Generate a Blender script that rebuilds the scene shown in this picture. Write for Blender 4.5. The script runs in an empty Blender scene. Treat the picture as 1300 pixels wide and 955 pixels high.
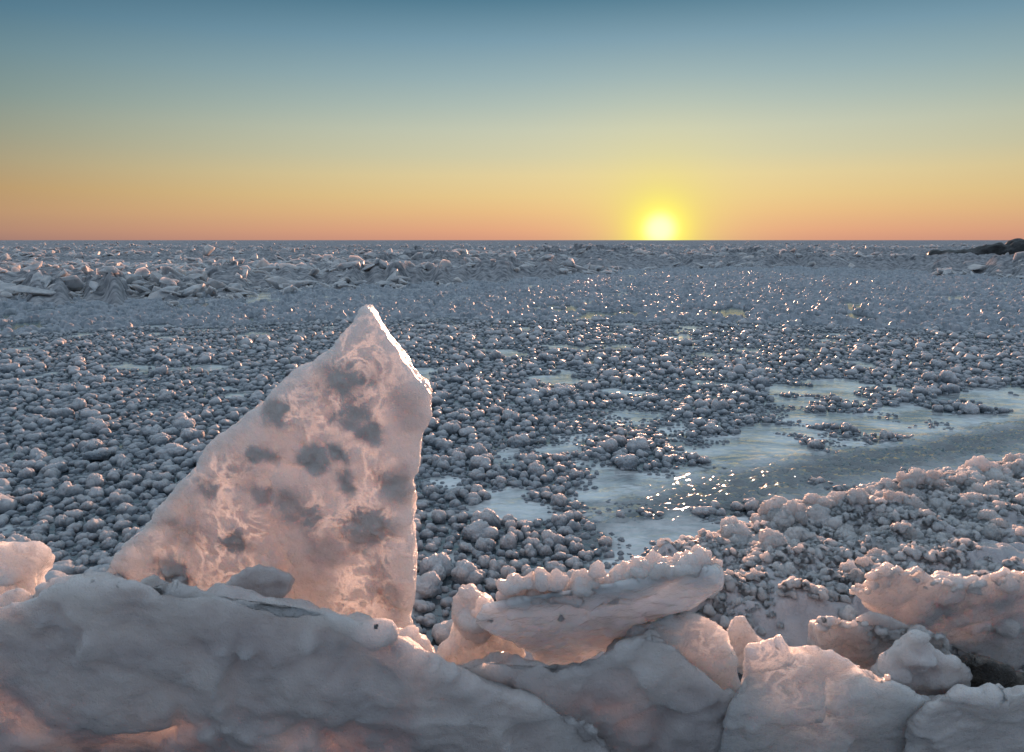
import bpy, bmesh, math, random
import numpy as np
from mathutils import Vector, noise as mnoise

SC = bpy.context.scene
COL = SC.collection
rng = np.random.default_rng(7)
random.seed(7)
R = math.radians

# ------------------------------------------------------------------ camera
H = 1.1
F = 1000.0
PITCH = math.atan(128 / F)
cp, sp = math.cos(PITCH), math.sin(PITCH)
CAM = np.array([0.0, 0.0, H])

def ray(px, py):
    a = (px - 650.0) / F
    b = (433.0 - py) / F
    return np.array([a, cp + b * sp, -sp + b * cp])

def on_z(px, py, z=0.0):
    d = ray(px, py)
    return CAM + d * ((z - H) / d[2])

def on_plane(px, py, p0, n):
    d = ray(px, py)
    return CAM + d * (np.dot(p0 - CAM, n) / np.dot(d, n))

def project(P):
    P = np.asarray(P, float)
    v = P - CAM
    depth = v[..., 1] * cp - v[..., 2] * sp
    up = v[..., 1] * sp + v[..., 2] * cp
    return 650 + F * v[..., 0] / depth, 433 - F * up / depth, depth

cam = bpy.data.cameras.new('camera')
camo = bpy.data.objects.new('camera', cam)
COL.objects.link(camo)
camo.location = (0, 0, H)
camo.rotation_euler = (math.pi / 2 - PITCH, 0, 0)
cam.sensor_width = 36
cam.lens = 36 * F / 1300
cam.shift_y = -44.5 / 1300
cam.clip_start = 0.05
cam.clip_end = 20000
SC.camera = camo

# ------------------------------------------------------------------ noise
def _hash(ix, iy, iz, s):
    h = (ix.astype(np.int64) * 374761393 + iy.astype(np.int64) * 668265263 + iz.astype(np.int64) * 2147483647 + s * 1274126177) & 0xFFFFFFFF
    h = ((h ^ (h >> 13)) * 1274126177) & 0xFFFFFFFF
    h = ((h ^ (h >> 16)) * 2246822519) & 0xFFFFFFFF
    h = h ^ (h >> 15)
    return (h & 0xFFFFFF) / float(0xFFFFFF)

def vnoise(P, s=0):
    """smooth value noise in -1..1"""
    f = np.floor(P); t = P - f; t = t * t * (3 - 2 * t)
    i = f.astype(np.int64)
    out = 0
    for dx in (0, 1):
        wx = t[:, 0] if dx else 1 - t[:, 0]
        for dy in (0, 1):
            wy = t[:, 1] if dy else 1 - t[:, 1]
            for dz in (0, 1):
                wz = t[:, 2] if dz else 1 - t[:, 2]
                out = out + wx * wy * wz * _hash(i[:, 0] + dx, i[:, 1] + dy, i[:, 2] + dz, s)
    return out * 2 - 1

def fbm(P, octv=4, s=0, gain=.5):
    a, o, tot = 1.0, 0, 0
    for k in range(octv):
        o = o + a * vnoise(P * (2.03 ** k) + 17.3 * k, s + k); tot += a; a *= gain
    return o / tot

def worley2(x, y, s=0, jit=.9):
    """nearest cell on a 2-D grid: distance, second distance, dx, dy, id-random a, b, c"""
    ix, iy = np.floor(x).astype(np.int64), np.floor(y).astype(np.int64)
    best = np.full(x.shape, 1e9); sec = best.copy()
    bx = np.zeros_like(x); by = np.zeros_like(x); ci = np.zeros_like(ix); cj = np.zeros_like(ix)
    for a in (-1, 0, 1):
        for b in (-1, 0, 1):
            cx, cy = ix + a, iy + b
            z = np.zeros_like(cx)
            fx = cx + .5 + jit * (_hash(cx, cy, z, s) - .5)
            fy = cy + .5 + jit * (_hash(cx, cy, z, s + 91) - .5)
            d = np.hypot(x - fx, y - fy)
            m = d < best
            sec = np.where(m, best, np.minimum(sec, d))
            best = np.where(m, d, best)
            bx = np.where(m, x - fx, bx); by = np.where(m, y - fy, by)
            ci = np.where(m, cx, ci); cj = np.where(m, cy, cj)
    z = np.zeros_like(ci)
    return best, sec, bx, by, _hash(ci, cj, z, s + 5), _hash(ci, cj, z, s + 6), _hash(ci, cj, z, s + 7)

def worley3(P, s=0, jit=.9):
    i = np.floor(P).astype(np.int64)
    best = np.full(len(P), 1e9)
    for a in (-1, 0, 1):
        for b in (-1, 0, 1):
            for c in (-1, 0, 1):
                cx, cy, cz = i[:, 0] + a, i[:, 1] + b, i[:, 2] + c
                d = (P[:, 0] - cx - .5 - jit * (_hash(cx, cy, cz, s) - .5)) ** 2 + (P[:, 1] - cy - .5 - jit * (_hash(cx, cy, cz, s + 31) - .5)) ** 2 + (P[:, 2] - cz - .5 - jit * (_hash(cx, cy, cz, s + 62) - .5)) ** 2
                best = np.minimum(best, d)
    return np.sqrt(best)

def facets(P, s=0, jit=.9):
    """planar fracture facets: each 3-D cell is a tilted plane, blended over a narrow seam"""
    i = np.floor(P).astype(np.int64)
    num = np.zeros(len(P)); den = np.zeros(len(P)) + 1e-9; D = []; H_ = []
    for a in (-1, 0, 1):
        for b in (-1, 0, 1):
            for c in (-1, 0, 1):
                cx, cy, cz = i[:, 0] + a, i[:, 1] + b, i[:, 2] + c
                o = np.stack([P[:, 0] - cx - .5 - jit * (_hash(cx, cy, cz, s) - .5), P[:, 1] - cy - .5 - jit * (_hash(cx, cy, cz, s + 31) - .5), P[:, 2] - cz - .5 - jit * (_hash(cx, cy, cz, s + 62) - .5)], 1)
                g_ = np.stack([_hash(cx, cy, cz, s + 7), _hash(cx, cy, cz, s + 8), _hash(cx, cy, cz, s + 9)], 1) * 2 - 1
                D.append((o ** 2).sum(1)); H_.append((o * g_).sum(1) * 1.6 + (_hash(cx, cy, cz, s + 10) - .5) * .5)
    D = np.array(D); H_ = np.array(H_)
    w_ = np.exp(-(D - D.min(0)) * 45)
    return (w_ * H_).sum(0) / w_.sum(0)

def sstep(a, b, x):
    t = np.clip((x - a) / (b - a), 0, 1)
    return t * t * (3 - 2 * t)

# ------------------------------------------------------------------ node helpers
def new_mat(name):
    m = bpy.data.materials.new(name); m.use_nodes = True
    nt = m.node_tree; nt.nodes.clear()
    out = nt.nodes.new('ShaderNodeOutputMaterial')
    return m, nt, out

class NB:
    def __init__(s, nt): s.nt = nt
    def n(s, t, **kw):
        x = s.nt.nodes.new(t)
        for k, v in kw.items():
            if k == 'ins':
                for kk, vv in v.items():
                    if isinstance(vv, bpy.types.NodeSocket): s.nt.links.new(vv, x.inputs[kk])
                    else: x.inputs[kk].default_value = vv
            else: setattr(x, k, v)
        return x
    def m(s, op, a, b=None, c=None, clamp=False):
        x = s.n('ShaderNodeMath', operation=op, use_clamp=clamp)
        for i, v in enumerate((a, b, c)):
            if v is None: continue
            if isinstance(v, bpy.types.NodeSocket): s.nt.links.new(v, x.inputs[i])
            else: x.inputs[i].default_value = v
        return x.outputs[0]
    def mix(s, f, a, b, blend='MIX'):
        x = s.n('ShaderNodeMix', data_type='RGBA', blend_type=blend)
        for i, v in ((0, f), (6, a), (7, b)):
            if isinstance(v, bpy.types.NodeSocket): s.nt.links.new(v, x.inputs[i])
            else: x.inputs[i].default_value = v if i == 0 else (*v, 1)
        return x.outputs[2]
    def ramp(s, f, pts, interp='LINEAR'):
        x = s.n('ShaderNodeValToRGB'); x.color_ramp.interpolation = interp
        e = x.color_ramp.elements
        while len(e) < len(pts): e.new(.5)
        for q, (p, c) in zip(e, pts):
            q.position = p; q.color = (*c, 1) if len(c) == 3 else c
        s.nt.links.new(f, x.inputs[0])
        return x.outputs[0]
    def rmap(s, v, a, b, c, d):
        x = s.n('ShaderNodeMapRange', ins={0: v, 1: a, 2: b, 3: c, 4: d})
        return x.outputs[0]

def lin(r, g, b):
    f = lambda c: (c / 255 / 12.92) if c / 255 <= .04045 else ((c / 255 + .055) / 1.055) ** 2.4
    return (f(r), f(g), f(b))

def ice_mat(name, color, sss=.04, rough=.45, fine=160, bump=.35, mid=35, clear=0.0, cloudy=None, incl=None, tint=None, radius=(1, .85, .75), coat=0.0, patchy=False, spec=.5, weight=1.0, frost=None):
    """scattering ice: Principled subsurface with granular bump; clear>0 mixes in refracting cracks; incl = snow inclusions inside"""
    m, nt, out = new_mat(name)
    b = NB(nt)
    tc = b.n('ShaderNodeTexCoord'); oi = b.n('ShaderNodeObjectInfo')
    off = b.m('MULTIPLY', oi.outputs['Random'], 37.0)
    vec = b.n('ShaderNodeVectorMath', operation='ADD', ins={0: tc.outputs['Object']})
    nt.links.new(off, vec.inputs[1])
    V = vec.outputs[0]
    n1 = b.n('ShaderNodeTexNoise', ins={'Vector': V, 'Scale': mid, 'Detail': 4.0, 'Roughness': .6}).outputs[0]
    n2 = b.n('ShaderNodeTexNoise', ins={'Vector': V, 'Scale': fine, 'Detail': 3.0, 'Roughness': .7}).outputs[0]
    vo = b.n('ShaderNodeTexVoronoi', ins={'Vector': V, 'Scale': fine * .45}).outputs['Distance']
    hgt = b.m('ADD', b.m('MULTIPLY', n1, 1.6), b.m('ADD', b.m('MULTIPLY', n2, .5), b.m('MULTIPLY', vo, -.35)))
    bp = b.n('ShaderNodeBump', ins={'Strength': bump, 'Distance': .012, 'Height': hgt})
    p = b.n('ShaderNodeBsdfPrincipled')
    p.subsurface_method = 'RANDOM_WALK'
    big = b.n('ShaderNodeTexNoise', ins={'Vector': V, 'Scale': 6.0, 'Detail': 3.0}).outputs[0]
    c2 = tuple(x * .8 for x in color) if tint is None else tint
    colr = b.mix(b.rmap(big, .35, .65, 0, 1), color, c2)
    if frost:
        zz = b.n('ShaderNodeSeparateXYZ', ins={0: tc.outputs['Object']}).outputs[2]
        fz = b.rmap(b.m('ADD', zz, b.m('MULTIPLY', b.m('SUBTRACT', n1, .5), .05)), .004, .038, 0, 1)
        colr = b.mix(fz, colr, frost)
    if cloudy:
        colr = b.mix(b.rmap(n1, .5, .72, 0, .6), colr, cloudy)
    nt.links.new(colr, p.inputs['Base Color'])
    p.inputs['Subsurface Weight'].default_value = weight
    p.inputs['Subsurface Radius'].default_value = radius
    p.inputs['Subsurface Scale'].default_value = sss
    rr = b.rmap(n2, .3, .7, rough - .15, rough + .15)
    nt.links.new(rr, p.inputs['Roughness'])
    p.inputs['IOR'].default_value = 1.31
    p.inputs['Specular IOR Level'].default_value = spec
    p.inputs['Coat Weight'].default_value = coat
    p.inputs['Coat Roughness'].default_value = .12
    nt.links.new(bp.outputs[0], p.inputs['Normal'])
    bpf = b.n('ShaderNodeBump', ins={'Strength': min(bump * 1.2, 1.0), 'Distance': .006, 'Height': b.n('ShaderNodeTexNoise', ins={'Vector': V, 'Scale': fine * 2.2, 'Detail': 3.0, 'Roughness': .7}).outputs[0], 'Normal': bp.outputs[0]})
    nt.links.new(bpf.outputs[0], p.inputs['Coat Normal']); nt.links.new(bpf.outputs[0], p.inputs['Normal'])
    if patchy:
        pz = b.n('ShaderNodeTexNoise', ins={'Vector': V, 'Scale': 9.0, 'Detail': 4.0, 'Roughness': .55}).outputs[0]
        nt.links.new(b.rmap(pz, .38, .62, sss * .3, sss * 1.2), p.inputs['Subsurface Scale'])
    if incl:
        mask = b.n('ShaderNodeAttribute', attribute_name='inclusion').outputs['Fac']
        nz = b.n('ShaderNodeTexNoise', ins={'Vector': V, 'Scale': 5.5, 'Detail': 2.0}).outputs[0]
        nv = b.n('ShaderNodeTexNoise', ins={'Vector': V, 'Scale': 17.0, 'Detail': 5.0, 'Roughness': .65, 'Distortion': .6}).outputs[0]
        vein = b.m('MULTIPLY', b.m('SUBTRACT', 1.0, b.m('MULTIPLY', b.m('ABSOLUTE', b.m('SUBTRACT', nv, .5)), 16.0), clamp=True), b.rmap(nz, .48, .64, 0, .9))
        vein = b.m('MULTIPLY', vein, b.m('SUBTRACT', 1.0, mask))
        sc_ = b.m('ADD', b.rmap(mask, 0, 1, sss, sss * .38), b.m('MULTIPLY', vein, sss * 4.0))
        colr = b.mix(mask, colr, (.66, .62, .60)); colr = b.mix(vein, colr, (.97, .95, .93)); nt.links.new(colr, p.inputs['Base Color'])
        nt.links.new(sc_, p.inputs['Subsurface Scale'])
    sh = p.outputs[0]
    if spec < .05:   # dry wind-packed snow ice: no gloss, scattering only
        q = b.n('ShaderNodeSubsurfaceScattering', falloff='RANDOM_WALK', ins={'Scale': sss, 'Radius': radius, 'Color': colr, 'Normal': bp.outputs[0]})
        sh = q.outputs[0]
    if clear > 0:
        g = b.n('ShaderNodeBsdfGlass', ins={'Roughness': .42, 'IOR': 1.31, 'Color': (1, 1, 1, 1)})
        nz = b.n('ShaderNodeTexNoise', ins={'Vector': V, 'Scale': 7.0, 'Detail': 2.0, 'Roughness': .5}).outputs[0]
        ng = b.n('ShaderNodeTexNoise', ins={'Vector': V, 'Scale': 75.0, 'Detail': 4.0, 'Roughness': .6}).outputs[0]
        ridge = b.m('MULTIPLY', b.rmap(nz, .5, .6, 0, 1), b.rmap(ng, .48, .58, 0, 1), clamp=True)
        bp2 = b.n('ShaderNodeBump', ins={'Strength': .9, 'Distance': .02, 'Height': b.m('ADD', n1, n2)})
        nt.links.new(bp2.outputs[0], g.inputs['Normal'])
        mx = b.n('ShaderNodeMixShader')
        nt.links.new(b.m('MULTIPLY', ridge, clear), mx.inputs[0])
        nt.links.new(sh, mx.inputs[1]); nt.links.new(g.outputs[0], mx.inputs[2])
        sh = mx.outputs[0]
    nt.links.new(sh, out.inputs[0])
    return m

MAT_SLAB = ice_mat('backlit_slab_ice', (.90, .87, .86), sss=.10, rough=.28, fine=110, bump=1.0, mid=24, clear=0, incl=9.5, tint=(.84, .80, .79), coat=.3)
MAT_MOUND = ice_mat('grey_solid_ice', (.80, .75, .74), sss=.16, weight=.9, rough=.35, fine=110, bump=1.0, mid=22, tint=(.64, .60, .61), coat=.25, patchy=True)
MAT_CHUNK = ice_mat('frosty_ice', (.88, .84, .83), sss=.09, weight=.85, rough=.32, fine=130, bump=1.0, mid=36, tint=(.76, .73, .73), coat=.2, patchy=True)
MAT_CLEAR = ice_mat('wet_clear_ice', (.88, .90, .93), sss=.10, rough=.15, fine=60, bump=.3, mid=14, clear=.25, coat=.9)
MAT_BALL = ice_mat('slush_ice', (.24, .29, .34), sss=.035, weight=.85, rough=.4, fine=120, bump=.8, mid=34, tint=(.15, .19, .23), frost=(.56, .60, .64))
MAT_BANK = ice_mat('bank_snow_ice', (.66, .65, .68), sss=.03, weight=.85, rough=.45, fine=110, bump=1.0, mid=26, tint=(.48, .49, .53), coat=.2)
MAT_LUMP = ice_mat('bank_lump_ice', (.84, .80, .80), sss=.12, weight=.9, rough=.45, fine=130, bump=1.0, mid=38, tint=(.46, .48, .50))
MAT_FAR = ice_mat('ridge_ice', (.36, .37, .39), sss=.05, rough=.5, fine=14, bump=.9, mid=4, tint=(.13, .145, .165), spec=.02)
MAT_FARBLOCK = ice_mat('ridge_block_ice', (.62, .61, .60), sss=.25, rough=.6, spec=.2, fine=18, bump=.6, mid=5, tint=(.45, .45, .46))
MAT_RUBBLE = ice_mat('ridge_rubble_ice', (.58, .59, .60), sss=.15, rough=.5, fine=18, bump=.8, mid=5, tint=(.36, .39, .42), spec=.3)
MAT_SNOWLUMP = ice_mat('frozen_in_snow_lump', (.84, .79, .78), sss=.08, rough=.5, fine=120, bump=.8, mid=30, tint=(.56, .53, .53))
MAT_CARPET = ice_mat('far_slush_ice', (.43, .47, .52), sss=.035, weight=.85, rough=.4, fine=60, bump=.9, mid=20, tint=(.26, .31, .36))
MAT_DIRTY = ice_mat('dirty_ice', (.06, .055, .05), sss=.004, rough=.3, fine=90, bump=.9, mid=25, cloudy=(.25, .22, .19), tint=(.03, .03, .03), coat=.5)
MAT_REEF = ice_mat('dark_ridge_ice', (.045, .05, .055), sss=.01, rough=.5, fine=8, bump=.9, mid=2, tint=(.02, .022, .025))

# ------------------------------------------------------------------ mesh helpers
def np_mesh(name, V, T, quads=False, smooth=True):
    me = bpy.data.meshes.new(name)
    V = np.ascontiguousarray(V, dtype=np.float32); T = np.ascontiguousarray(T, dtype=np.int32)
    k = T.shape[1]
    me.vertices.add(len(V)); me.vertices.foreach_set('co', V.ravel())
    me.loops.add(T.size); me.loops.foreach_set('vertex_index', T.ravel())
    me.polygons.add(len(T)); me.polygons.foreach_set('loop_start', np.arange(0, T.size, k, dtype=np.int32))
    me.polygons.foreach_set('use_smooth', np.full(len(T), smooth))
    me.update(calc_edges=True)
    return me

def link(name, me, mat=None, loc=(0, 0, 0), parent=None, **props):
    if mat is not None and not me.materials: me.materials.append(mat)
    o = bpy.data.objects.new(name, me); COL.objects.link(o)
    o.location = loc
    if parent: o.parent = parent
    for k, v in props.items(): o[k] = v
    return o

_ico = {}
def ico(sub):
    if sub not in _ico:
        bm = bmesh.new(); bmesh.ops.create_icosphere(bm, subdivisions=sub, radius=1)
        V = np.array([v.co[:] for v in bm.verts]); T = np.array([[v.index for v in f.verts] for f in bm.faces]); bm.free()
        V /= np.linalg.norm(V, axis=1)[:, None]
        _ico[sub] = (V, T)
    return _ico[sub]

def lobes(seed, n=16, spread=.6):
    r = np.random.default_rng(seed)
    c = r.normal(size=(n, 3)); c /= np.linalg.norm(c, axis=1)[:, None]
    c *= r.uniform(.34, spread + .1, (n, 1)); c[:, 2] = np.abs(c[:, 2]) * .9 - .12
    rad = r.uniform(.24, .46, n); rad[0] = .54; c[0] = 0
    return c, rad

def ball_shape(seed, sub, rough=.05, spread=.62, n=16):
    """ragged clump of frozen slush, about unit size: union of knobs plus crystal noise"""
    V, T = ico(sub)
    c, rad = lobes(seed, n, spread)
    D = V @ c.T
    disc = rad ** 2 - (c ** 2).sum(1) + D ** 2
    rr = np.where(disc > 0, D + np.sqrt(np.maximum(disc, 0)), 0)
    rr = np.sort(rr, axis=1)[:, -2:]
    r = rr[:, 1] * .88 + rr[:, 0] * .12
    P = V * r[:, None]
    if sub >= 3:
        P = P * (1 + rough * 1.8 * fbm(V * 3.1 + seed, 3, seed)[:, None])
    if sub >= 4:
        P = P * (1 + rough * 1.9 * fbm(V * 9 + seed, 3, seed + 9)[:, None] + .05 * np.abs(vnoise(V * 22, seed))[:, None])
    if sub >= 5:
        P = P * (1 + .05 * np.abs(fbm(V * 30, 3, seed + 4)) - .03 * np.abs(vnoise(V * 60, seed + 2)))[:, None]
    P[:, 2] = np.where(P[:, 2] < -.25, -.25 + (P[:, 2] + .25) * .35, P[:, 2])
    return P, T

# remesh-based solid
def remesh(V, F_, voxel, smooth_iter=3, factor=.5):
    me = bpy.data.meshes.new('tmp'); me.from_pydata([tuple(v) for v in V], [], [tuple(f) for f in F_]); me.update()
    o = bpy.data.objects.new('tmp', me); COL.objects.link(o)
    m = o.modifiers.new('r', 'REMESH'); m.mode = 'VOXEL'; m.voxel_size = voxel
    if smooth_iter:
        s = o.modifiers.new('s', 'SMOOTH'); s.factor = factor; s.iterations = smooth_iter
    dg = bpy.context.evaluated_depsgraph_get(); dg.update()
    ev = o.evaluated_get(dg); em = ev.to_mesh()
    n = len(em.vertices)
    co = np.empty(n * 3, np.float32); em.vertices.foreach_get('co', co)
    no = np.empty(n * 3, np.float32); em.vertices.foreach_get('normal', no)
    lp = np.empty(len(em.loops), np.int32); em.loops.foreach_get('vertex_index', lp)
    ls = np.array([p.loop_total for p in em.polygons])
    assert (ls == 4).all() or True
    if (ls == 4).all(): Q = lp.reshape(-1, 4)
    else:
        Q = []; k = 0
        for l in ls:
            f = lp[k:k + l]; k += l
            for j in range(1, l - 1, 1): Q.append((f[0], f[j], f[j + 1]))
        Q = np.array(Q)
    ev.to_mesh_clear(); bpy.data.objects.remove(o); bpy.data.meshes.remove(me)
    return co.reshape(-1, 3).astype(float), no.reshape(-1, 3).astype(float), Q

def prism(pts_front, offset, taper=0.0, mid=None):
    """closed prism from a 3-D polygon and an extrusion vector; taper shrinks the far side toward the middle"""
    A = np.array(pts_front); n = len(A)
    c = A.mean(0)
    B = A + offset + (c - A) * taper
    V = np.vstack([A, B])
    Fs = [tuple(range(n)), tuple(range(2 * n - 1, n - 1, -1))]
    for i in range(n):
        j = (i + 1) % n
        Fs.append((j, i, i + n, j + n))
    return V, Fs

def ellipsoid(c, r, sub=3, rot=0.0):
    V, T = ico(sub)
    P = V * np.array(r)
    if rot:
        ca, sa = math.cos(rot), math.sin(rot)
        P = np.stack([P[:, 0] * ca - P[:, 1] * sa, P[:, 0] * sa + P[:, 1] * ca, P[:, 2]], 1)
    return P + np.array(c), [tuple(t) for t in T]

def lumpy(c, r, seed, sub=3):
    P, T = ball_shape(seed, sub)
    return P * np.array(r) + np.array(c), [tuple(t) for t in T]

def union(parts):
    V, Fs, k = [], [], 0
    for v, f in parts:
        V.append(v); Fs += [tuple(i + k for i in q) for q in f]; k += len(v)
    return np.vstack(V), Fs

def solid(name, parts, mat, voxel=.006, smooth=4, noise=(), label=None, cat=None, extra=None, **props):
    """noise: list of (scale, amplitude, octaves, kind)"""
    V, Fs = union(parts)
    P, N, Q = remesh(V, Fs, voxel, smooth)
    disp = np.zeros(len(P))
    for sc, amp, oc, kind in noise:
        if kind == 'f': disp += amp * fbm(P * sc, oc, int(sc))
        elif kind == 'r': disp += amp * (1 - 2 * np.abs(fbm(P * sc, oc, int(sc) + 3)) * 1.6)
        elif kind == 'w': disp += amp * (1 - 1.6 * worley3(P * sc, int(sc)))
        elif kind == 'c': disp += amp * facets(P * sc + .15 * fbm(P * sc * 2, 2, 9)[:, None], int(sc))
        elif kind == 'u':   # only on surfaces facing up: encrusted snow
            disp += amp * np.clip(N[:, 2] * 1.5, 0, 1) * (1 - 1.6 * worley3(P * sc, int(sc)))
    if extra is not None: disp += extra(P, N)
    P = P + N * disp[:, None]
    for _ in range(1):
        acc = np.zeros_like(P); cnt = np.zeros(len(P)); k_ = Q.shape[1]
        for e_ in range(k_):
            a_, b_ = Q[:, e_], Q[:, (e_ + 1) % k_]
            for ax in range(3):
                acc[:, ax] += np.bincount(a_, P[b_, ax], len(P)) + np.bincount(b_, P[a_, ax], len(P))
            cnt += np.bincount(a_, minlength=len(P)) + np.bincount(b_, minlength=len(P))
        P = P * .5 + acc / np.maximum(cnt, 1)[:, None] * .5
    base = np.array([P[:, 0].mean(), P[:, 1].mean(), P[:, 2].min()])
    me = np_mesh(name, P - base, Q)
    pr = dict(props)
    if label: pr['label'] = label
    if cat: pr['category'] = cat
    return link(name, me, mat, base, **pr)

def poly_px(pts, p0, n):
    return np.array([on_plane(x, y, np.array(p0, float), np.array(n, float)) for x, y in pts])

# ------------------------------------------------------------------ sky and sun
SUN_AZ = math.atan2(.188, cp + .143 * sp)
GLOW_EL = R(.75)
SUN_EL = R(2.2)
def sdir(az, el): return Vector((math.sin(az) * math.cos(el), math.cos(az) * math.cos(el), math.sin(el)))
w = bpy.data.worlds.new('World'); SC.world = w; w.use_nodes = True
nt = w.node_tree; nt.nodes.clear(); b = NB(nt)
wo = nt.nodes.new('ShaderNodeOutputWorld'); bg = nt.nodes.new('ShaderNodeBackground')
nt.links.new(bg.outputs[0], wo.inputs[0])
tc = b.n('ShaderNodeTexCoord'); D = tc.outputs['Generated']
z = b.n('ShaderNodeSeparateXYZ', ins={0: D}).outputs[2]
def vdot(v):
    x = b.n('ShaderNodeVectorMath', operation='DOT_PRODUCT', ins={0: D}); x.inputs[1].default_value = v
    return x.outputs['Value']
zn = b.m('MULTIPLY', z, 2.0, clamp=True)
def skyramp(pts): return b.ramp(zn, [(p, lin(*c)) for p, c in pts])
c_sun = skyramp([(0, (208, 150, 128)), (.024, (222, 164, 130)), (.07, (228, 186, 134)), (.108, (228, 199, 142)), (.158, (224, 206, 156)), (.206, (208, 204, 170)), (.266, (197, 202, 180)), (.326, (175, 191, 183)), (.385, (154, 179, 183)), (.47, (124, 159, 176)), (.555, (84, 128, 150)), (.68, (136, 166, 186)), (1, (172, 190, 206))])
c_edge = skyramp([(0, (160, 124, 114)), (.02, (174, 134, 114)), (.06, (184, 146, 112)), (.11, (182, 150, 108)), (.17, (166, 154, 124)), (.23, (148, 152, 134)), (.30, (126, 146, 142)), (.39, (106, 136, 146)), (.47, (82, 120, 140)), (.555, (66, 104, 126)), (.68, (132, 160, 180)), (1, (170, 188, 205))])
c_away = skyramp([(0, (80, 88, 104)), (.1, (116, 112, 128)), (.3, (124, 134, 150)), (.6, (150, 160, 178)), (1, (172, 188, 204))])
hs = sdir(SUN_AZ, 0)
dh = vdot(hs)
base = b.mix(b.rmap(dh, .99, .70, 0, 1), c_sun, c_edge)
base = b.mix(b.rmap(dh, .62, -.2, 0, 1), base, c_away)
ang = b.m('ARCCOSINE', b.m('MINIMUM', vdot(sdir(SUN_AZ, GLOW_EL)), 1.0))
def glow(width, amp, pw=1.0):
    return b.m('MULTIPLY', b.m('EXPONENT', b.m('MULTIPLY', b.m('POWER', b.m('DIVIDE', ang, width), pw), -1.0)), amp)
col = b.mix(glow(.10, .45, 1.6), base, lin(238, 230, 150))
col = b.mix(glow(.045, .85, 1.5), col, lin(240, 234, 84))
col = b.mix(glow(.029, 1.0, 2.0), col, (1.15, 1.12, .18))
disc = b.mix(glow(.0185, 1.0, 3.2), col, (1.2, 1.2, .62))
bg.inputs[1].default_value = 1.0
sky = b.n('ShaderNodeTexSky', sky_type='NISHITA', sun_disc=False, sun_elevation=SUN_EL, sun_rotation=SUN_AZ)
fin = b.mix(.002, disc, sky.outputs[0], 'ADD')
nt.links.new(fin, bg.inputs[0])

sl = bpy.data.lights.new('sun', 'SUN'); sl.energy = 5.0; sl.angle = R(.6); sl.color = (1, .50, .31)
so = bpy.data.objects.new('sun', sl); COL.objects.link(so)
so.rotation_euler = sdir(SUN_AZ, SUN_EL).to_track_quat('Z', 'Y').to_euler()
so.location = (3, 15, 3)

# ------------------------------------------------------------------ layout fields
def poly_dist(px, py, poly):
    """signed distance to a 2-D polygon, positive inside"""
    poly = np.asarray(poly, float); n = len(poly)
    d = np.full(px.shape, 1e9); ins = np.zeros(px.shape, bool)
    for i in range(n):
        a, c = poly[i], poly[(i + 1) % n]
        e = c - a; L = (e ** 2).sum() + 1e-12
        t = np.clip(((px - a[0]) * e[0] + (py - a[1]) * e[1]) / L, 0, 1)
        d = np.minimum(d, np.hypot(px - a[0] - t * e[0], py - a[1] - t * e[1]))
        if a[1] != c[1]:
            cr = ((a[1] > py) != (c[1] > py)) & (px < (c[0] - a[0]) * (py - a[1]) / (c[1] - a[1]) + a[0])
            ins ^= cr
    return np.where(ins, d, -d)

# shore: land side is toward the camera; edge drawn through ground points
shore_px = [(-400, 770), (0, 775), (250, 800), (500, 815), (560, 835), (640, 800), (760, 745), (850, 712), (905, 694), (945, 674), (1010, 658), (1100, 640), (1190, 620), (1300, 598), (1420, 574)]
shore = [on_z(x, y)[:2] for x, y in shore_px]
shore_poly = [(-9, 1.7), (-3, 1.9)] + [tuple(p) for p in shore] + [(9, 7.5), (9, -3), (-9, -3)]
lead_px = [(590, 655), (640, 618), (740, 583), (860, 562), (1000, 545), (1120, 520), (1210, 507), (1300, 500), (1450, 488), (1450, 620), (1300, 610), (1100, 650), (950, 682), (850, 688), (760, 684), (660, 676)]
lead_poly = [tuple(on_z(x, y)[:2]) for x, y in lead_px]

def carpet_edge(x, y):
    """how far the slush carpet reaches, as metres from the camera by azimuth"""
    az = np.degrees(np.arctan2(x, y))
    e = np.interp(az, [-45, -33, -27, -20, -17, -12, -5, 0, 3, 7, 10, 20, 26, 29, 33, 45], [15.5, 15.5, 15, 15.2, 17, 18, 19, 20.5, 22.5, 26, 30, 33, 31, 28, 26, 22])
    return e + .9 * np.sin(az * 1.7) + .5 * np.sin(az * 4.1 + 1)

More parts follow.
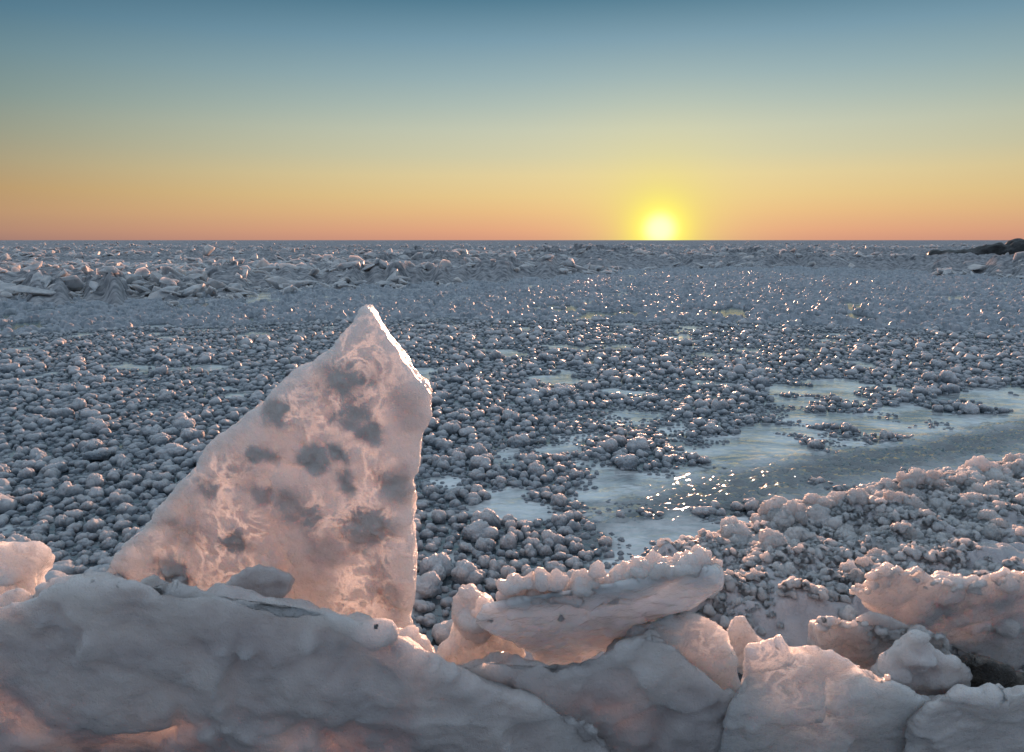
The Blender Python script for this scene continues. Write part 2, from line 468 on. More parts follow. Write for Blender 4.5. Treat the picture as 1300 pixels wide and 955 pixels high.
# ------------------------------------------------------------------ water
def make_water():
    m, nt, out = new_mat('cold_lake_water'); b = NB(nt)
    tc = b.n('ShaderNodeTexCoord'); V = tc.outputs['Object']
    mp = b.n('ShaderNodeMapping', ins={'Vector': V, 'Rotation': (0, 0, R(-24)), 'Scale': (1, 1.5, 1)}).outputs[0]
    n1 = b.n('ShaderNodeTexNoise', ins={'Vector': mp, 'Scale': 13.0, 'Detail': 3.0, 'Roughness': .5, 'Distortion': .3}).outputs[0]
    n0 = b.n('ShaderNodeTexNoise', ins={'Vector': mp, 'Scale': 3.2, 'Detail': 2.0}).outputs[0]
    n2 = b.n('ShaderNodeTexNoise', ins={'Vector': mp, 'Scale': 30.0, 'Detail': 2.0}).outputs[0]
    at = b.n('ShaderNodeAttribute', attribute_name='ripple')
    rp = at.outputs['Fac']
    sk = b.n('ShaderNodeAttribute', attribute_name='skin_sheen').outputs['Fac']
    h = b.m('ADD', b.m('MULTIPLY', n0, .8), b.m('MULTIPLY', b.m('ADD', n1, b.m('MULTIPLY', n2, .35)), b.rmap(rp, 0, 1, .25, .9)))
    bp = b.n('ShaderNodeBump', ins={'Strength': 1.0, 'Distance': .02, 'Height': h})
    p = b.n('ShaderNodeBsdfPrincipled')
    sheen_noise = b.n('ShaderNodeTexNoise', ins={'Vector': mp, 'Scale': 2.2, 'Detail': 5.0, 'Roughness': .6}).outputs[0]
    fm = b.m('MULTIPLY', b.rmap(sheen_noise, .38, .58, .25, 1), sk)
    c = b.mix(fm, (.03, .05, .065), (.80, .84, .86))  # pale ice skin, with the bright sky reflection painted into the base colour
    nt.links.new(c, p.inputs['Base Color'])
    p.inputs['Roughness'].default_value = .08
    p.inputs['IOR'].default_value = 1.8
    p.inputs['Specular IOR Level'].default_value = .9
    nt.links.new(bp.outputs[0], p.inputs['Normal'])
    nt.links.new(p.outputs[0], out.inputs[0])
    # one sheet: fine near the shore, coarse to the horizon
    def axis(lo, hi, step, far):
        a = list(np.arange(lo, hi, step)); g = step; x = a[-1]; up = []
        while x < far: g *= 1.35; x += g; up.append(x)
        g = step; x = lo; dn = []
        while x > -far: g *= 1.35; x -= g; dn.append(x)
        return np.array(dn[::-1] + a + up)
    def fine(a0, a1, lo, hi, st, stf, far):
        mid = np.concatenate([np.arange(a0, lo, st), np.arange(lo, hi, stf), np.arange(hi, a1, st)])
        up, g, x = [], st, mid[-1]
        while x < far: g *= 1.35; x += g; up.append(x)
        dn, g, x = [], st, mid[0]
        while x > -far: g *= 1.35; x -= g; dn.append(x)
        return np.concatenate([dn[::-1], mid, up])
    X = fine(-9, 9, -.6, 4.2, .05, .0125, 9000); Y = fine(1.4, 14, 2.4, 5.8, .05, .0125, 9000); Y = Y[Y > -60]
    gx, gy = np.meshgrid(X, Y); x, y = gx.ravel(), gy.ravel()
    sd = poly_dist(x, y, lead_poly)
    near = (np.abs(x) < 9) & (y > 1) & (y < 14)
    band_px = [(760, 668), (820, 632), (900, 606), (1000, 588), (1130, 568), (1300, 540), (1450, 520), (1450, 570), (1300, 566), (1180, 594), (1060, 620), (960, 642), (880, 655)]
    bd = poly_dist(x, y, [tuple(on_z(a, c)[:2]) for a, c in band_px])
    rip = np.where(near, sstep(-.22, .12, bd), 0)
    P = np.stack([x, y, 0 * x], 1)
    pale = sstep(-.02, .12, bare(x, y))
    skin_sheen = np.where(near, pale * (1 - .9 * sstep(-.15, .12, bd)), 1.0)  # where the painted sky sheen lies: open patches and far water, little on ripples
    ca_, sa_ = math.cos(R(24)), math.sin(R(24))
    u, v = x * ca_ + y * sa_, -x * sa_ + y * ca_
    W = np.stack([u * 15, v * 24, 0 * u], 1)
    wv = 1 - 2.2 * np.abs(fbm(W, 3, 4)); W2 = np.stack([u * 5, v * 9, 0 * u], 1)
    z = np.where(near, (rip * .014 + .0022) * wv + (.004 + .004 * rip) * fbm(W2, 2, 8), 0)
    nx, ny = len(X), len(Y)
    I = np.arange(nx * ny).reshape(ny, nx)
    Q = np.stack([I[:-1, :-1], I[:-1, 1:], I[1:, 1:], I[1:, :-1]], -1).reshape(-1, 4)
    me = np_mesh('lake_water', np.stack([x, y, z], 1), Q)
    for nm, d in (('ripple', rip), ('skin_sheen', skin_sheen)):
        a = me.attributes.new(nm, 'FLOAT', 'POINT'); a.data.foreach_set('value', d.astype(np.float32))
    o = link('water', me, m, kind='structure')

# ------------------------------------------------------------------ shore ice (terrain)
def shore_height(x, y):
    sd = poly_dist(x, y, shore_poly)
    P = np.stack([x, y, 0 * x], 1)
    sd = sd + .06 * fbm(P * 4, 3, 1)
    h = -.06 + .13 * sstep(-.03, .12, sd) + .06 * sstep(.2, 1.0, sd)
    # hollow in the middle, rise toward the right-hand bank
    right = sstep(.9, 2.4, x - .25 * y)
    h += .10 * right * sstep(.1, .7, sd)
    d1, d2, bx, by, a, b_, c = worley2(x * 5.2 + .3 * fbm(P * 7, 2, 2), y * 5.2, 3)
    lump = np.clip(1 - 1.35 * d1, 0, 1) ** .7 * (.3 + .7 * a)
    d1, d2, bx, by, a, b_, c = worley2(x * 13, y * 13, 8)
    lump2 = np.clip(1 - 1.3 * d1, 0, 1) ** .7 * a
    k = sstep(-.03, .08, sd)
    h += k * (.06 * lump + .03 * lump2 + .035 * fbm(P * 3, 4, 5) + .022 * fbm(P * 14, 3, 7) + .009 * fbm(P * 45, 3, 6))
    h = h - .18 * sstep(2.1, 1.75, y) * k
    return h
def make_shore():
    X = np.concatenate([np.arange(-9, -1.5, .12), np.arange(-1.5, 3.2, .011), np.arange(3.2, 9, .06)])
    Y = np.concatenate([np.arange(-3, .9, .12), np.arange(.9, 4.7, .011), np.arange(4.7, 7.6, .05)])
    gx, gy = np.meshgrid(X, Y); x, y = gx.ravel(), gy.ravel()
    z = shore_height(x, y)
    nx, ny = len(X), len(Y); I = np.arange(nx * ny).reshape(ny, nx)
    Q = np.stack([I[:-1, :-1], I[:-1, 1:], I[1:, 1:], I[1:, :-1]], -1).reshape(-1, 4)
    keep = (z[Q] > -.055).any(1)
    Q = Q[keep]
    used = np.unique(Q); rm = np.full(len(z), -1); rm[used] = np.arange(len(used))
    me = np_mesh('shore_ice', np.stack([x, y, z], 1)[used], rm[Q])
    link('shore_ground', me, MAT_BANK, kind='structure')
make_shore()

# ------------------------------------------------------------------ far pack ice (terrain)
def ridge_amp(az, r):
    """height of the jumbled pressure ridges at azimuth (deg) and range (m)"""
    def band(center, width, amp):
        return amp * np.exp(-((r - center) / width) ** 2)
    e = carpet_edge(np.sin(np.radians(az)) * r, np.cos(np.radians(az)) * r)
    left = sstep(-8, -18, az)
    h = band(e + 1.8, 1.5, .15 + .05 * left) + band(e + 5 + 1.5 * np.sin(az * .3), 2.2, .30 + .12 * left) + band(e + 13 + 2 * np.sin(az * .23 + 1), 4, .38 + .08 * left)
    h *= 1.0 + .85 * (1 - left)
    h += band(e + 30 + 4 * np.sin(az * .2), 7, .42) + band(e + 60, 14, .40) + .10 * sstep(e + 1, e + 6, r) + .25 * sstep(90, 200, r)
    right = sstep(22, 29, az)
    h += right * band(31, 3.5, .22) - right * band(44, 8, .3)
    return h
def field_height(x, y, hi=True):
    r = np.hypot(x, y); az = np.degrees(np.arctan2(x, y))
    P = np.stack([x, y, 0 * x], 1)
    e = carpet_edge(x, y)
    A = ridge_amp(az, r)
    wx = x + .5 * fbm(P * .9, 2, 11); wy = y + .5 * fbm(P * .9, 2, 12)
    s = np.clip(r / 30, .7, 6) ** .0
    d1, d2, bx, by, a, b_, c = worley2(wx * .95, wy * .6, 21)
    blk = a ** 1.4 + (b_ - .5) * bx * .9 + (c - .5) * by * .7
    blk *= sstep(0, .12, d2 - d1)
    d1, d2, bx, by, a, b_, c = worley2(wx * 2.6, wy * 1.9, 22)
    blk2 = a + (b_ - .5) * bx * 1.1 + (c - .5) * by * .9
    big = .5 + .9 * np.clip(fbm(P * .22, 3, 13) + .35, 0, 1.2)
    h = A * big * (.35 + .30 * blk + .16 * blk2 * sstep(.05, .25, A)) * sstep(e + .4, e + 3.5, r)
    h += .07 * fbm(P * 1.6, 4, 14) * sstep(e, e + 2, r) + .03 * fbm(P * 7, 3, 15) + .25 * sstep(60, 140, r) * np.clip(fbm(P * np.array([.05, .12, 1]), 3, 16), 0, 1)
    h = h + .02
    return np.minimum(h, .98), A
def make_field():
    az = np.radians(np.arange(-42, 42.001, .058))
    rr = [14.0]
    while rr[-1] < 9500:
        r = rr[-1]
        rr.append(r + (.07 if r < 26 else .14 if r < 45 else .35 if r < 90 else r * .012 if r < 400 else r * .06))
    rr = np.array(rr)
    ga, gr = np.meshgrid(az, rr); x = (np.sin(ga) * gr).ravel(); y = (np.cos(ga) * gr).ravel(); r = gr.ravel()
    h, A = field_height(x, y)
    e = carpet_edge(x, y)
    h = np.where(r < e, -.05, h * sstep(e - .1, e + .5, r) + -.02 + .10 * sstep(e + .5, e + 4, r))
    h = np.where(r > 300, h + 0, h)
    na, nr = len(az), len(rr); I = np.arange(na * nr).reshape(nr, na)
    Q = np.stack([I[:-1, :-1], I[:-1, 1:], I[1:, 1:], I[1:, :-1]], -1).reshape(-1, 4)
    keep = (r[Q] > e[Q] - .2).any(1); Q = Q[keep]
    used = np.unique(Q); rm = np.full(len(h), -1); rm[used] = np.arange(len(used))
    me = np_mesh('pack_ice', np.stack([x, y, h], 1)[used], rm[Q])
    print('field verts', len(used))
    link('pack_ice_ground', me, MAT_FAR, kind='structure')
make_field()

# ------------------------------------------------------------------ floating slush balls
NV = 10
proto_me = []
for k in range(NV):
    P, T = ball_shape(100 + k, 5, .06)
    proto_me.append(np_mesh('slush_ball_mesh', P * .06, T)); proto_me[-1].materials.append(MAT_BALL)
low = {s: [ball_shape(100 + k, s, .06) for k in range(NV)] for s in (1, 2, 3)}

def bare(x, y):
    """>0 where water stays open: ragged patches, plus the lead"""
    P = np.stack([x, y, 0 * x], 1)
    n = .28 * fbm(P * np.array([.6, .9, 1]), 2, 41) + .85 * fbm(P * np.array([2.6, 2.8, 1]), 3, 42)
    r = np.hypot(x, y)
    px, py, _ = project(np.stack([x, y, 0 * x], 1))
    t = np.where((px > 450) & (py > 440), .24, .34)
    t = np.where(r > 9, .30, t)
    v = n - t
    sd = poly_dist(x, y, lead_poly)
    v = np.maximum(v, np.where(sd > -1.0, sd * .7 + .12 - .15 * sstep(860, 720, px) + .95 * fbm(P * 4.2, 3, 43), -1))
    return v

make_water()

def throw(r0, r1, n, rad_lo, rad_hi, grid, cell, gap, thr):
    out = []
    az = rng.uniform(-R(39), R(39), n); rr = np.sqrt(rng.uniform(r0 ** 2, r1 ** 2, n))
    x, y = np.sin(az) * rr, np.cos(az) * rr
    bv = bare(x, y); sh = poly_dist(x, y, shore_poly); e = carpet_edge(x, y)
    rad = rng.uniform(0, 1, n) ** 1.6 * (rad_hi - rad_lo) + rad_lo
    ok = (bv < thr) & (sh < -.0) & (rr < e + .3)
    for i in np.nonzero(ok)[0]:
        xi, yi, ri = x[i], y[i], rad[i]
        cx, cy = int(xi // cell), int(yi // cell)
        good = True
        for a in (-1, 0, 1):
            for b_ in (-1, 0, 1):
                for (u, v, q) in grid.get((cx + a, cy + b_), ()):
                    if (u - xi) ** 2 + (v - yi) ** 2 < ((q + ri) * gap) ** 2: good = False; break
                if not good: break
            if not good: break
        if good:
            grid.setdefault((cx, cy), []).append((xi, yi, ri)); out.append((xi, yi, ri))
    return out
g = {}
FARR = 11.0
balls = throw(1.7, 6.5, 900, .042, .07, g, .15, .85, -.12)
balls += throw(1.7, 6.5, 14000, .028, .042, g, .15, .86, -.02)
balls += throw(1.7, 6.5, 60000, .016, .028, g, .15, .88, .07)
balls += throw(1.7, 5.5, 40000, .009, .018, g, .15, .95, .2)
balls += throw(6.5, FARR, 1200, .045, .075, g, .15, .85, -.06)
balls += throw(6.5, FARR, 50000, .026, .042, g, .15, .88, .03)
balls += throw(6.5, FARR, 70000, .016, .026, g, .15, .88, .1)
balls = np.array(balls)
print('balls', len(balls))

# the pieces in front that hide balls, as picture outlines (only used to decide which balls are worth being objects)
SLAB = [(462, 388), (470, 398), (482, 418), (500, 445), (516, 468), (529, 484), (541, 490), (547, 500), (550, 515), (545, 532), (539, 548), (532, 562), (531, 590), (527, 612), (524, 650), (522, 700), (524, 735), (525, 765), (521, 790), (519, 850),
        (430, 860), (300, 850), (180, 840), (112, 800), (125, 735), (135, 712), (155, 690), (172, 676), (187, 660), (204, 640), (215, 625), (232, 606), (246, 590), (262, 566), (278, 553), (294, 540), (315, 521), (330, 518), (341, 502), (358, 484), (380, 468), (405, 453), (430, 430), (448, 408), (456, 394)]
front = [SLAB, [(-50, 700), (60, 690), (120, 760), (550, 810), (560, 1000), (-50, 1000)], [(565, 745), (640, 740), (760, 735), (860, 715), (915, 725), (940, 800), (1300, 870), (1300, 1000), (560, 1000)]]
bx, by, br = balls.T
px, py, dp = project(np.stack([bx, by, br * .5], 1))
vis = (px > -5) & (px < 1305) & (py < 960)
for f_ in front: vis &= poly_dist(px, py, f_) < 2
size = np.where(vis, br / dp, 0)
order = np.argsort(-size)
NIND = 285
indiv = set(order[:NIND].tolist())

def zone(px, py):
    if px < 130: return 'left edge', 'left of the tall ice slab, by the left edge'
    if px < 545 and py > 560: return 'slab left', 'close to the left flank of the tall ice slab'
    if px < 545: return 'slab back', 'behind the tall ice slab'
    if px < 660 and py > 690: return 'gap', 'in the gap right of the tall slab, above the boulder-topped chunk'
    if py > 690: return 'mid shore', 'just beyond the tilted slab with the frosty crust'
    if px < 660: return 'slab right', 'right of the tall ice slab, before the scattered open patches'
    if px < 800: return 'lead tip', 'where the open lead narrows, near the golden glint on the water'
    if py > 630: return 'bank foot', 'in the brash between the golden glint and the lumpy bank'
    return 'lead far', 'on the far side of the open lead'
for q, i in enumerate(sorted(indiv)):
    x, y, r = balls[i]
    P3 = (x, y, r * .18 - .005)
    k = int(rng.integers(NV))
    zk, zt = zone(px[i], py[i])
    sz = 'big' if r > .042 else 'medium' if r > .032 else 'small'
    hue = 'shaded blue-grey'
    if q == 0: o = bpy.data.objects.new('slush_ball', proto_me[k])
    else: o = src.copy(); o.data = proto_me[k]
    src = o if q == 0 else src
    COL.objects.link(o)
    s = r / .06
    o.location = P3; o.rotation_euler = (rng.uniform(-.25, .25), rng.uniform(-.25, .25), rng.uniform(0, 6.28))
    o.scale = (s * rng.uniform(1.0, 1.35), s * rng.uniform(.95, 1.2), s * rng.uniform(.8, 1.5))
    o['label'] = f'{sz} slush ball {zt}'
    o['category'] = 'ice ball'
    o['group'] = f'{sz} slush balls {zt}'

# everything smaller or farther: one mass
Vs, Ts, k0 = [], [], 0
rb = np.hypot(bx, by); lod = np.where((rb < 4.4) & (br > .02), 3, 2)
lod = np.where((rb > 7.0) & (br < .036) | (rb > 9.5), 1, lod)
kind_ = rng.integers(0, NV, len(balls))
for s in (1, 2, 3):
    for k in range(NV):
        idx = np.array([i for i in np.nonzero((lod == s) & (kind_ == k))[0] if i not in indiv])
        if not len(idx): continue
        P, T = low[s][k]
        n = len(idx); a = rng.uniform(0, 6.28, n)
        sx, sy, sz = rng.uniform(1.0, 1.4, n), rng.uniform(.95, 1.2, n), rng.uniform(.8, 1.6, n)
        A = P[None] * np.stack([sx, sy, sz], 1)[:, None] * br[idx][:, None, None]
        X = A[..., 0] * np.cos(a)[:, None] - A[..., 1] * np.sin(a)[:, None] + bx[idx][:, None]
        Y = A[..., 0] * np.sin(a)[:, None] + A[..., 1] * np.cos(a)[:, None] + by[idx][:, None]
        Z = A[..., 2] + (br[idx] * .18 - .004)[:, None]
        Vs.append(np.stack([X, Y, Z], -1).reshape(-1, 3))
        Ts.append((T[None] + (np.arange(n) * len(P))[:, None, None]).reshape(-1, 3) + k0); k0 += n * len(P)
me = np_mesh('slush', np.vstack(Vs), np.vstack(Ts))
print('stuff verts', k0)
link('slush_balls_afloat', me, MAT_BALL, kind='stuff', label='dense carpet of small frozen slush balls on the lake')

# beyond that: the same carpet as a bumpy sheet of touching lumps
def make_carpet():
    az = np.radians(np.arange(-41, 41.001, .075))
    rr = [FARR - .6]
    while rr[-1] < 36: rr.append(rr[-1] + (.032 if rr[-1] < 20 else .05))
    rr = np.array(rr); ga, gr = np.meshgrid(az, rr); x = (np.sin(ga) * gr).ravel(); y = (np.cos(ga) * gr).ravel(); r = gr.ravel()
    d1, d2, _, _, a, b_, c = worley2(x * 11, y * 11, 51)
    P = np.stack([x, y, 0 * x], 1)
    h = -.035 + (.03 + .10 * a ** 1.7) * np.sqrt(np.clip(1 - (1.25 * d1) ** 2, 0, 1)) * 1.0
    big = worley2(x * 1.1, y * 1.1, 52)
    h += .07 * (big[4] > .88) * np.clip(1 - 5.0 * big[0], 0, 1)
    h += .012 * fbm(P * 18, 2, 53)
    gap = .25 * fbm(P * np.array([.4, .6, 1]), 2, 41) + .85 * fbm(P * np.array([2.2, 1.3, 1]), 3, 54)
    h -= .15 * sstep(.24, .30, gap)
    e = carpet_edge(x, y)
    h = np.where(r > e + .5, -.12, h) - .12 * sstep(FARR - .1, FARR - .5, r)
    na, nr = len(az), len(rr); I = np.arange(na * nr).reshape(nr, na)
    Q = np.stack([I[:-1, :-1], I[:-1, 1:], I[1:, 1:], I[1:, :-1]], -1).reshape(-1, 4)
    Q = Q[(h[Q] > -.012).any(1)]
    used = np.unique(Q); rm = np.full(len(h), -1); rm[used] = np.arange(len(used))
    me = np_mesh('slush_far', np.stack([x, y, h], 1)[used], rm[Q]); print('carpet', len(used))
    link('distant_slush', me, MAT_CARPET, kind='stuff', label='distant carpet of frozen slush reaching the ridges')
make_carpet()

# ------------------------------------------------------------------ tall slab
def vec(*a): return np.array(a, float)
n_slab = vec(.16, 1, .16); n_slab /= np.linalg.norm(n_slab)
p_slab = vec(-.35, 1.62, .5)
A = poly_px(SLAB, p_slab, n_slab)
slab_lumps = [(430, 482, 30), (452, 527, 26), (468, 548, 20), (326, 573, 12), (345, 577, 14), (397, 580, 20), (430, 575, 13), (515, 520, 30), (336, 631, 12), (500, 615, 30),
              (235, 672, 32), (218, 662, 18), (465, 672, 38), (487, 722, 22), (493, 757, 28), (220, 728, 26), (145, 728, 18), (370, 640, 24), (350, 520, 20), (470, 470, 14), (395, 655, 20), (440, 620, 18), (300, 600, 22), (260, 620, 20), (300, 690, 22), (420, 700, 24)]
parts = [prism(A, n_slab * .065, .04)]
for i, (x, y, r) in enumerate(slab_lumps):
    c = on_plane(x, y, p_slab, n_slab); rr = r / F * 1.72
    dd = .012 if i % 3 else -.0
    sh_ = (i * 37 % 7) / 7
    if i % 3 == 0 and x < 480:
        parts.append(lumpy(c + n_slab * .022, (rr * 1.0, .034, rr * .9), 300 + i, 3))
def slab_extra(P, N):
    q = P * 1.0
    cr = fbm(q * 9, 4, 77)
    ridge = np.clip(1 - np.abs(cr) * 7, 0, 1)
    return -.007 * ridge + .007 * fbm(q * 24, 4, 78) + .003 * fbm(q * 90, 2, 79)
slab = solid('tall_ice_shard', parts, MAT_SLAB, .0045, 4, [(7, .007, 3, 'f')], 'tall pink triangular ice slab standing upright with grey lumps frozen inside', 'ice slab', extra=slab_extra)

def slab_inclusions():
    me = slab.data; n = len(me.vertices); co = np.empty(n * 3, np.float32); me.vertices.foreach_get('co', co)
    P = co.reshape(-1, 3).astype(float) + np.array(slab.location)
    v = np.zeros(n); wob = .03 * fbm(P * 16, 3, 90) + .012 * fbm(P * 50, 2, 91); 
    for i, (x, y, r) in enumerate(slab_lumps):
        c = on_plane(x, y, p_slab, n_slab); d = P - c; d -= np.outer(d @ n_slab, n_slab)
        q = r / F * 1.66
        st = [.9, .4, .65][i % 3] if i > 6 else .9
        v = np.maximum(v, st * sstep(q * 1.45, q * .4, np.linalg.norm(d, axis=1) + wob))
    a = me.attributes.new('inclusion', 'FLOAT', 'POINT'); a.data.foreach_set('value', v.astype(np.float32))
slab_inclusions()
def as_root(o, part):
    root = bpy.data.objects.new(o.name, None); o.name = part; root.name = root.name.split('.')[0]
    COL.objects.link(root); root.location = o.location
    for k_ in ('label', 'category'): root[k_] = o[k_]; del o[k_]
    o.location = (0, 0, 0); o.parent = root
    return root
slab = as_root(slab, 'slab_body')
for (x, y, r) in ((148, 744, 20), (222, 738, 22)):
    q = r / F * 1.62; c = on_plane(x, y, p_slab, n_slab) + n_slab * .011
    P, T = ball_shape(int(x) + 7, 5, .09, .75, 22)
    P = P * np.array([q * 1.05, .030, q * 1.0])
    link('frozen_lump', np_mesh('frozen_lump', P, T), MAT_SNOWLUMP, tuple(Vector(c) - slab.location), slab)

# ------------------------------------------------------------------ foreground pieces
def chunk(name, pts, y0, n, thick, mat, label, cat='ice block', voxel=.007, smooth=4, noise=((12, .012, 4, 'f'), (50, .004, 3, 'f')), taper=.15, lumps=(), **kw):
    n = vec(*n); n /= np.linalg.norm(n); p0 = vec(0, y0, .3)
    A = poly_px(pts, p0, n)
    back = vec(A[:, 0].mean() * .5, y0, -.62 * y0 + .1); back /= np.linalg.norm(back)
    parts = [prism(A, back * thick, taper)]
    for i, L in enumerate(lumps):
        x, y, r = L[:3]; push = L[3] if len(L) > 3 else 0
        c = on_plane(x, y, p0, n) + n * (r / F * y0 * .5 - push); q = r / F * y0 * 1.08
        parts.append(lumpy(c, (q * (L[4] if len(L) > 4 else 1), q, q), 500 + i + len(pts) * 7, 3))
    return solid(name, parts, mat, voxel, smooth, noise, label, cat, **kw)

# broad grey mound along the lower left
chunk('ice_mound', [(-60, 800), (-10, 772), (30, 762), (62, 742), (110, 736), (160, 742), (225, 738), (280, 752), (345, 765), (400, 778), (455, 786), (490, 800), (520, 822), (552, 846), (600, 866), (660, 885), (740, 915), (800, 960), (820, 1060), (-60, 1100)],
      1.38, (.06, 1, .35), .13, MAT_MOUND, 'broad smooth blue-grey ice mound in front of the tall slab', 'ice mound', voxel=.008, smooth=8,
      noise=((4, .035, 3, 'f'), (6, .015, 1, 'c'), (17, .003, 1, 'c'), (10, .014, 4, 'f'), (40, .007, 3, 'f'), (90, .003, 2, 'f'), (38, .004, 2, 'u')), taper=0,
      lumps=[(60, 800, 40, -.0), (120, 775, 30, -.01), (400, 845, 22, .0), (330, 858, 20, .0)])
# knob of crusty lumps at its left shoulder
chunk('frosty_lump', [(38, 792), (40, 752), (60, 738), (85, 731), (108, 730), (128, 742), (120, 790)], 1.5, (.1, 1, .2), .1, MAT_CHUNK, 'crusty frosted lump capping the left shoulder of the grey mound', 'ice lump',
      lumps=[(58, 752, 16, .01), (85, 745, 17, .01), (110, 748, 16)], noise=((14, .01, 4, 'f'), (30, .008, 2, 'w')))
chunk('ice_block', [(-60, 690), (-20, 684), (20, 686), (52, 684), (64, 694), (62, 712), (48, 726), (50, 750), (44, 790), (-60, 830)], 1.66, (.1, 1, .25), .12, MAT_SLAB, 'pink backlit ice block at the left edge behind the grey mound', voxel=.006,
      noise=((10, .014, 4, 'f'), (45, .004, 3, 'f')), lumps=[(10, 735, 26, .01), (30, 700, 14, .01)])
chunk('frosty_lump', [(-60, 770), (0, 752), (30, 746), (48, 762), (46, 800), (20, 830), (-60, 850)], 1.5, (.1, 1, .25), .1, MAT_CHUNK, 'rough frosted lump at the left edge below the pink block', 'ice lump',
      noise=((12, .012, 4, 'f'), (28, .008, 2, 'w')), lumps=[(20, 775, 22, .01)])
# dark lump against the foot of the slab
chunk('ice_boulder', [(284, 752), (290, 738), (308, 726), (330, 719), (352, 724), (371, 732), (366, 750), (350, 768), (320, 770), (292, 764)], 1.53, (0, 1, .1), .06, MAT_MOUND, 'dark grey ice lump lying against the foot of the tall slab', 'ice lump', voxel=.004, smooth=2,
      noise=((14, .016, 4, 'f'), (40, .006, 2, 'w'), (70, .002, 2, 'f')), taper=.1)
chunk('ice_boulder', [(168, 748), (180, 735), (196, 728), (210, 738), (228, 744), (240, 760), (180, 765)], 1.55, (0, 1, .1), .05, MAT_LUMP, 'small pinkish lump beside the dark one at the foot of the slab', 'ice lump', voxel=.004, smooth=3, noise=((22, .008, 4, 'f'), (50, .005, 2, 'w')), taper=.3)
# glittering rubble right of the slab foot
chunk('ice_shard', [(470, 850), (478, 812), (500, 800), (514, 804), (524, 797), (538, 812), (552, 832), (560, 862), (520, 890)], 1.52, (-.2, 1, .2), .06, MAT_SLAB, 'glittering pink shard at the right foot of the tall slab', 'ice shard', voxel=.004, smooth=2,
      noise=((18, .012, 4, 'r'), (60, .003, 3, 'f')))
# boulder-topped chunk
chunk('ice_chunk', [(556, 850), (560, 825), (574, 812), (578, 790), (600, 800), (640, 792), (660, 800), (664, 850), (620, 870)], 1.6, (.1, 1, .1), .07, MAT_SLAB, 'golden glinting clear chunk under the round grey boulder', 'ice chunk', voxel=.004, smooth=2,
      noise=((20, .012, 4, 'r'), (60, .003, 3, 'f')))
chunk('ice_boulder', [(572, 770), (578, 754), (592, 746), (606, 750), (622, 758), (632, 776), (630, 800), (612, 818), (590, 812), (576, 796)], 1.57, (0, 1, .1), .09, MAT_CHUNK, 'round frosted boulder perched on the glinting chunk', 'ice boulder', voxel=.0045, smooth=3,
      noise=((16, .010, 4, 'f'), (34, .012, 2, 'u'), (60, .008, 2, 'u'), (80, .004, 2, 'f')), taper=.25, lumps=[(603, 785, 30, .015), (592, 762, 18, .0)])

# tilted slab: a wet wedge of ice carrying a frosty crust
wedge = [(600, 792), (612, 770), (700, 752), (800, 738), (880, 722), (912, 724), (917, 740), (898, 756), (858, 784), (800, 808), (752, 834), (702, 851), (688, 846), (672, 828), (655, 813)]
nw = vec(-.1, 1, .75); nw /= np.linalg.norm(nw); pw = vec(.1, 1.52, .3)
A = poly_px(wedge, pw, nw)
tilt = solid('tilted_ice_shard', [prism(A, vec(.03, .13, -.05), .05)], MAT_CLEAR, .0045, 2, [(6, .008, 3, 'f'), (12, .005, 1, 'c'), (20, .003, 3, 'r'), (60, .0015, 2, 'f')], 'tilted wet ice slab with a clear lower edge and thick frosty crust', 'ice slab')
tilt = as_root(tilt, 'ice_plate')
crust = []
for i, (x, y, r) in enumerate([(650, 766, 22), (675, 762, 24), (700, 762, 24), (725, 762, 26), (750, 750, 28), (772, 762, 24), (790, 748, 28), (815, 738, 28), (838, 730, 24), (862, 726, 24), (884, 724, 24), (898, 730, 18), (640, 786, 20), (665, 748, 14), (705, 748, 16), (760, 735, 12), (620, 785, 20), (825, 755, 20), (650, 752, 15), (690, 746, 14),
                                (648, 786, 20), (675, 790, 16), (705, 785, 24), (735, 778, 24), (768, 772, 20), (800, 762, 18), (838, 748, 16), (872, 738, 18)]):
    c = on_plane(x, y - 6, vec(.1, 1.545, .3), nw); q = r / F * 1.62
    crust.append(lumpy(c, (q * 1.1, q, q * .95), 700 + i, 3))
Vc, Fc = union(crust); P, N, Q = remesh(Vc, Fc, .0055, 2)
P += N * (.014 * fbm(P * 16, 4, 5) + .014 * np.clip(N[:, 2] + .3, 0, 1) * (1 - 1.5 * worley3(P * 50, 3)) + .007 * fbm(P * 70, 3, 6))[:, None]
me = np_mesh('crust', P - np.array(tilt.location), Q)
link('frosty_crust', me, MAT_CHUNK, parent=tilt)

chunk('ice_block', [(805, 800), (830, 786), (868, 772), (900, 782), (928, 800), (938, 832), (944, 880), (940, 960), (800, 960), (790, 860)], 1.48, (-.05, 1, .25), .16, MAT_SLAB, 'smooth pink ice block below the right end of the tilted slab', voxel=.006, smooth=5,
      noise=((8, .012, 3, 'f'), (9, .009, 1, 'c'), (22, .0025, 1, 'c'), (50, .005, 3, 'f')))
chunk('frosty_lump', [(925, 800), (934, 782), (948, 786), (960, 806), (985, 818), (1002, 830), (990, 860), (940, 860)], 1.58, (-.1, 1, .3), .1, MAT_CHUNK, 'white crusty lump wedged behind the two smooth pink blocks', 'ice lump', voxel=.005, smooth=2,
      noise=((16, .01, 4, 'f'), (34, .01, 2, 'w')))
chunk('ice_block', [(944, 850), (950, 826), (990, 818), (1030, 822), (1070, 834), (1110, 852), (1150, 872), (1210, 905), (1260, 960), (1270, 1020), (900, 1020), (925, 900)], 1.42, (.05, 1, .4), .15, MAT_SLAB, 'low domed pink ice block at the bottom right of centre', voxel=.006, smooth=5,
      noise=((8, .014, 4, 'f'), (8, .011, 1, 'c'), (21, .003, 1, 'c'), (50, .004, 3, 'f'), (34, .006, 2, 'u')))
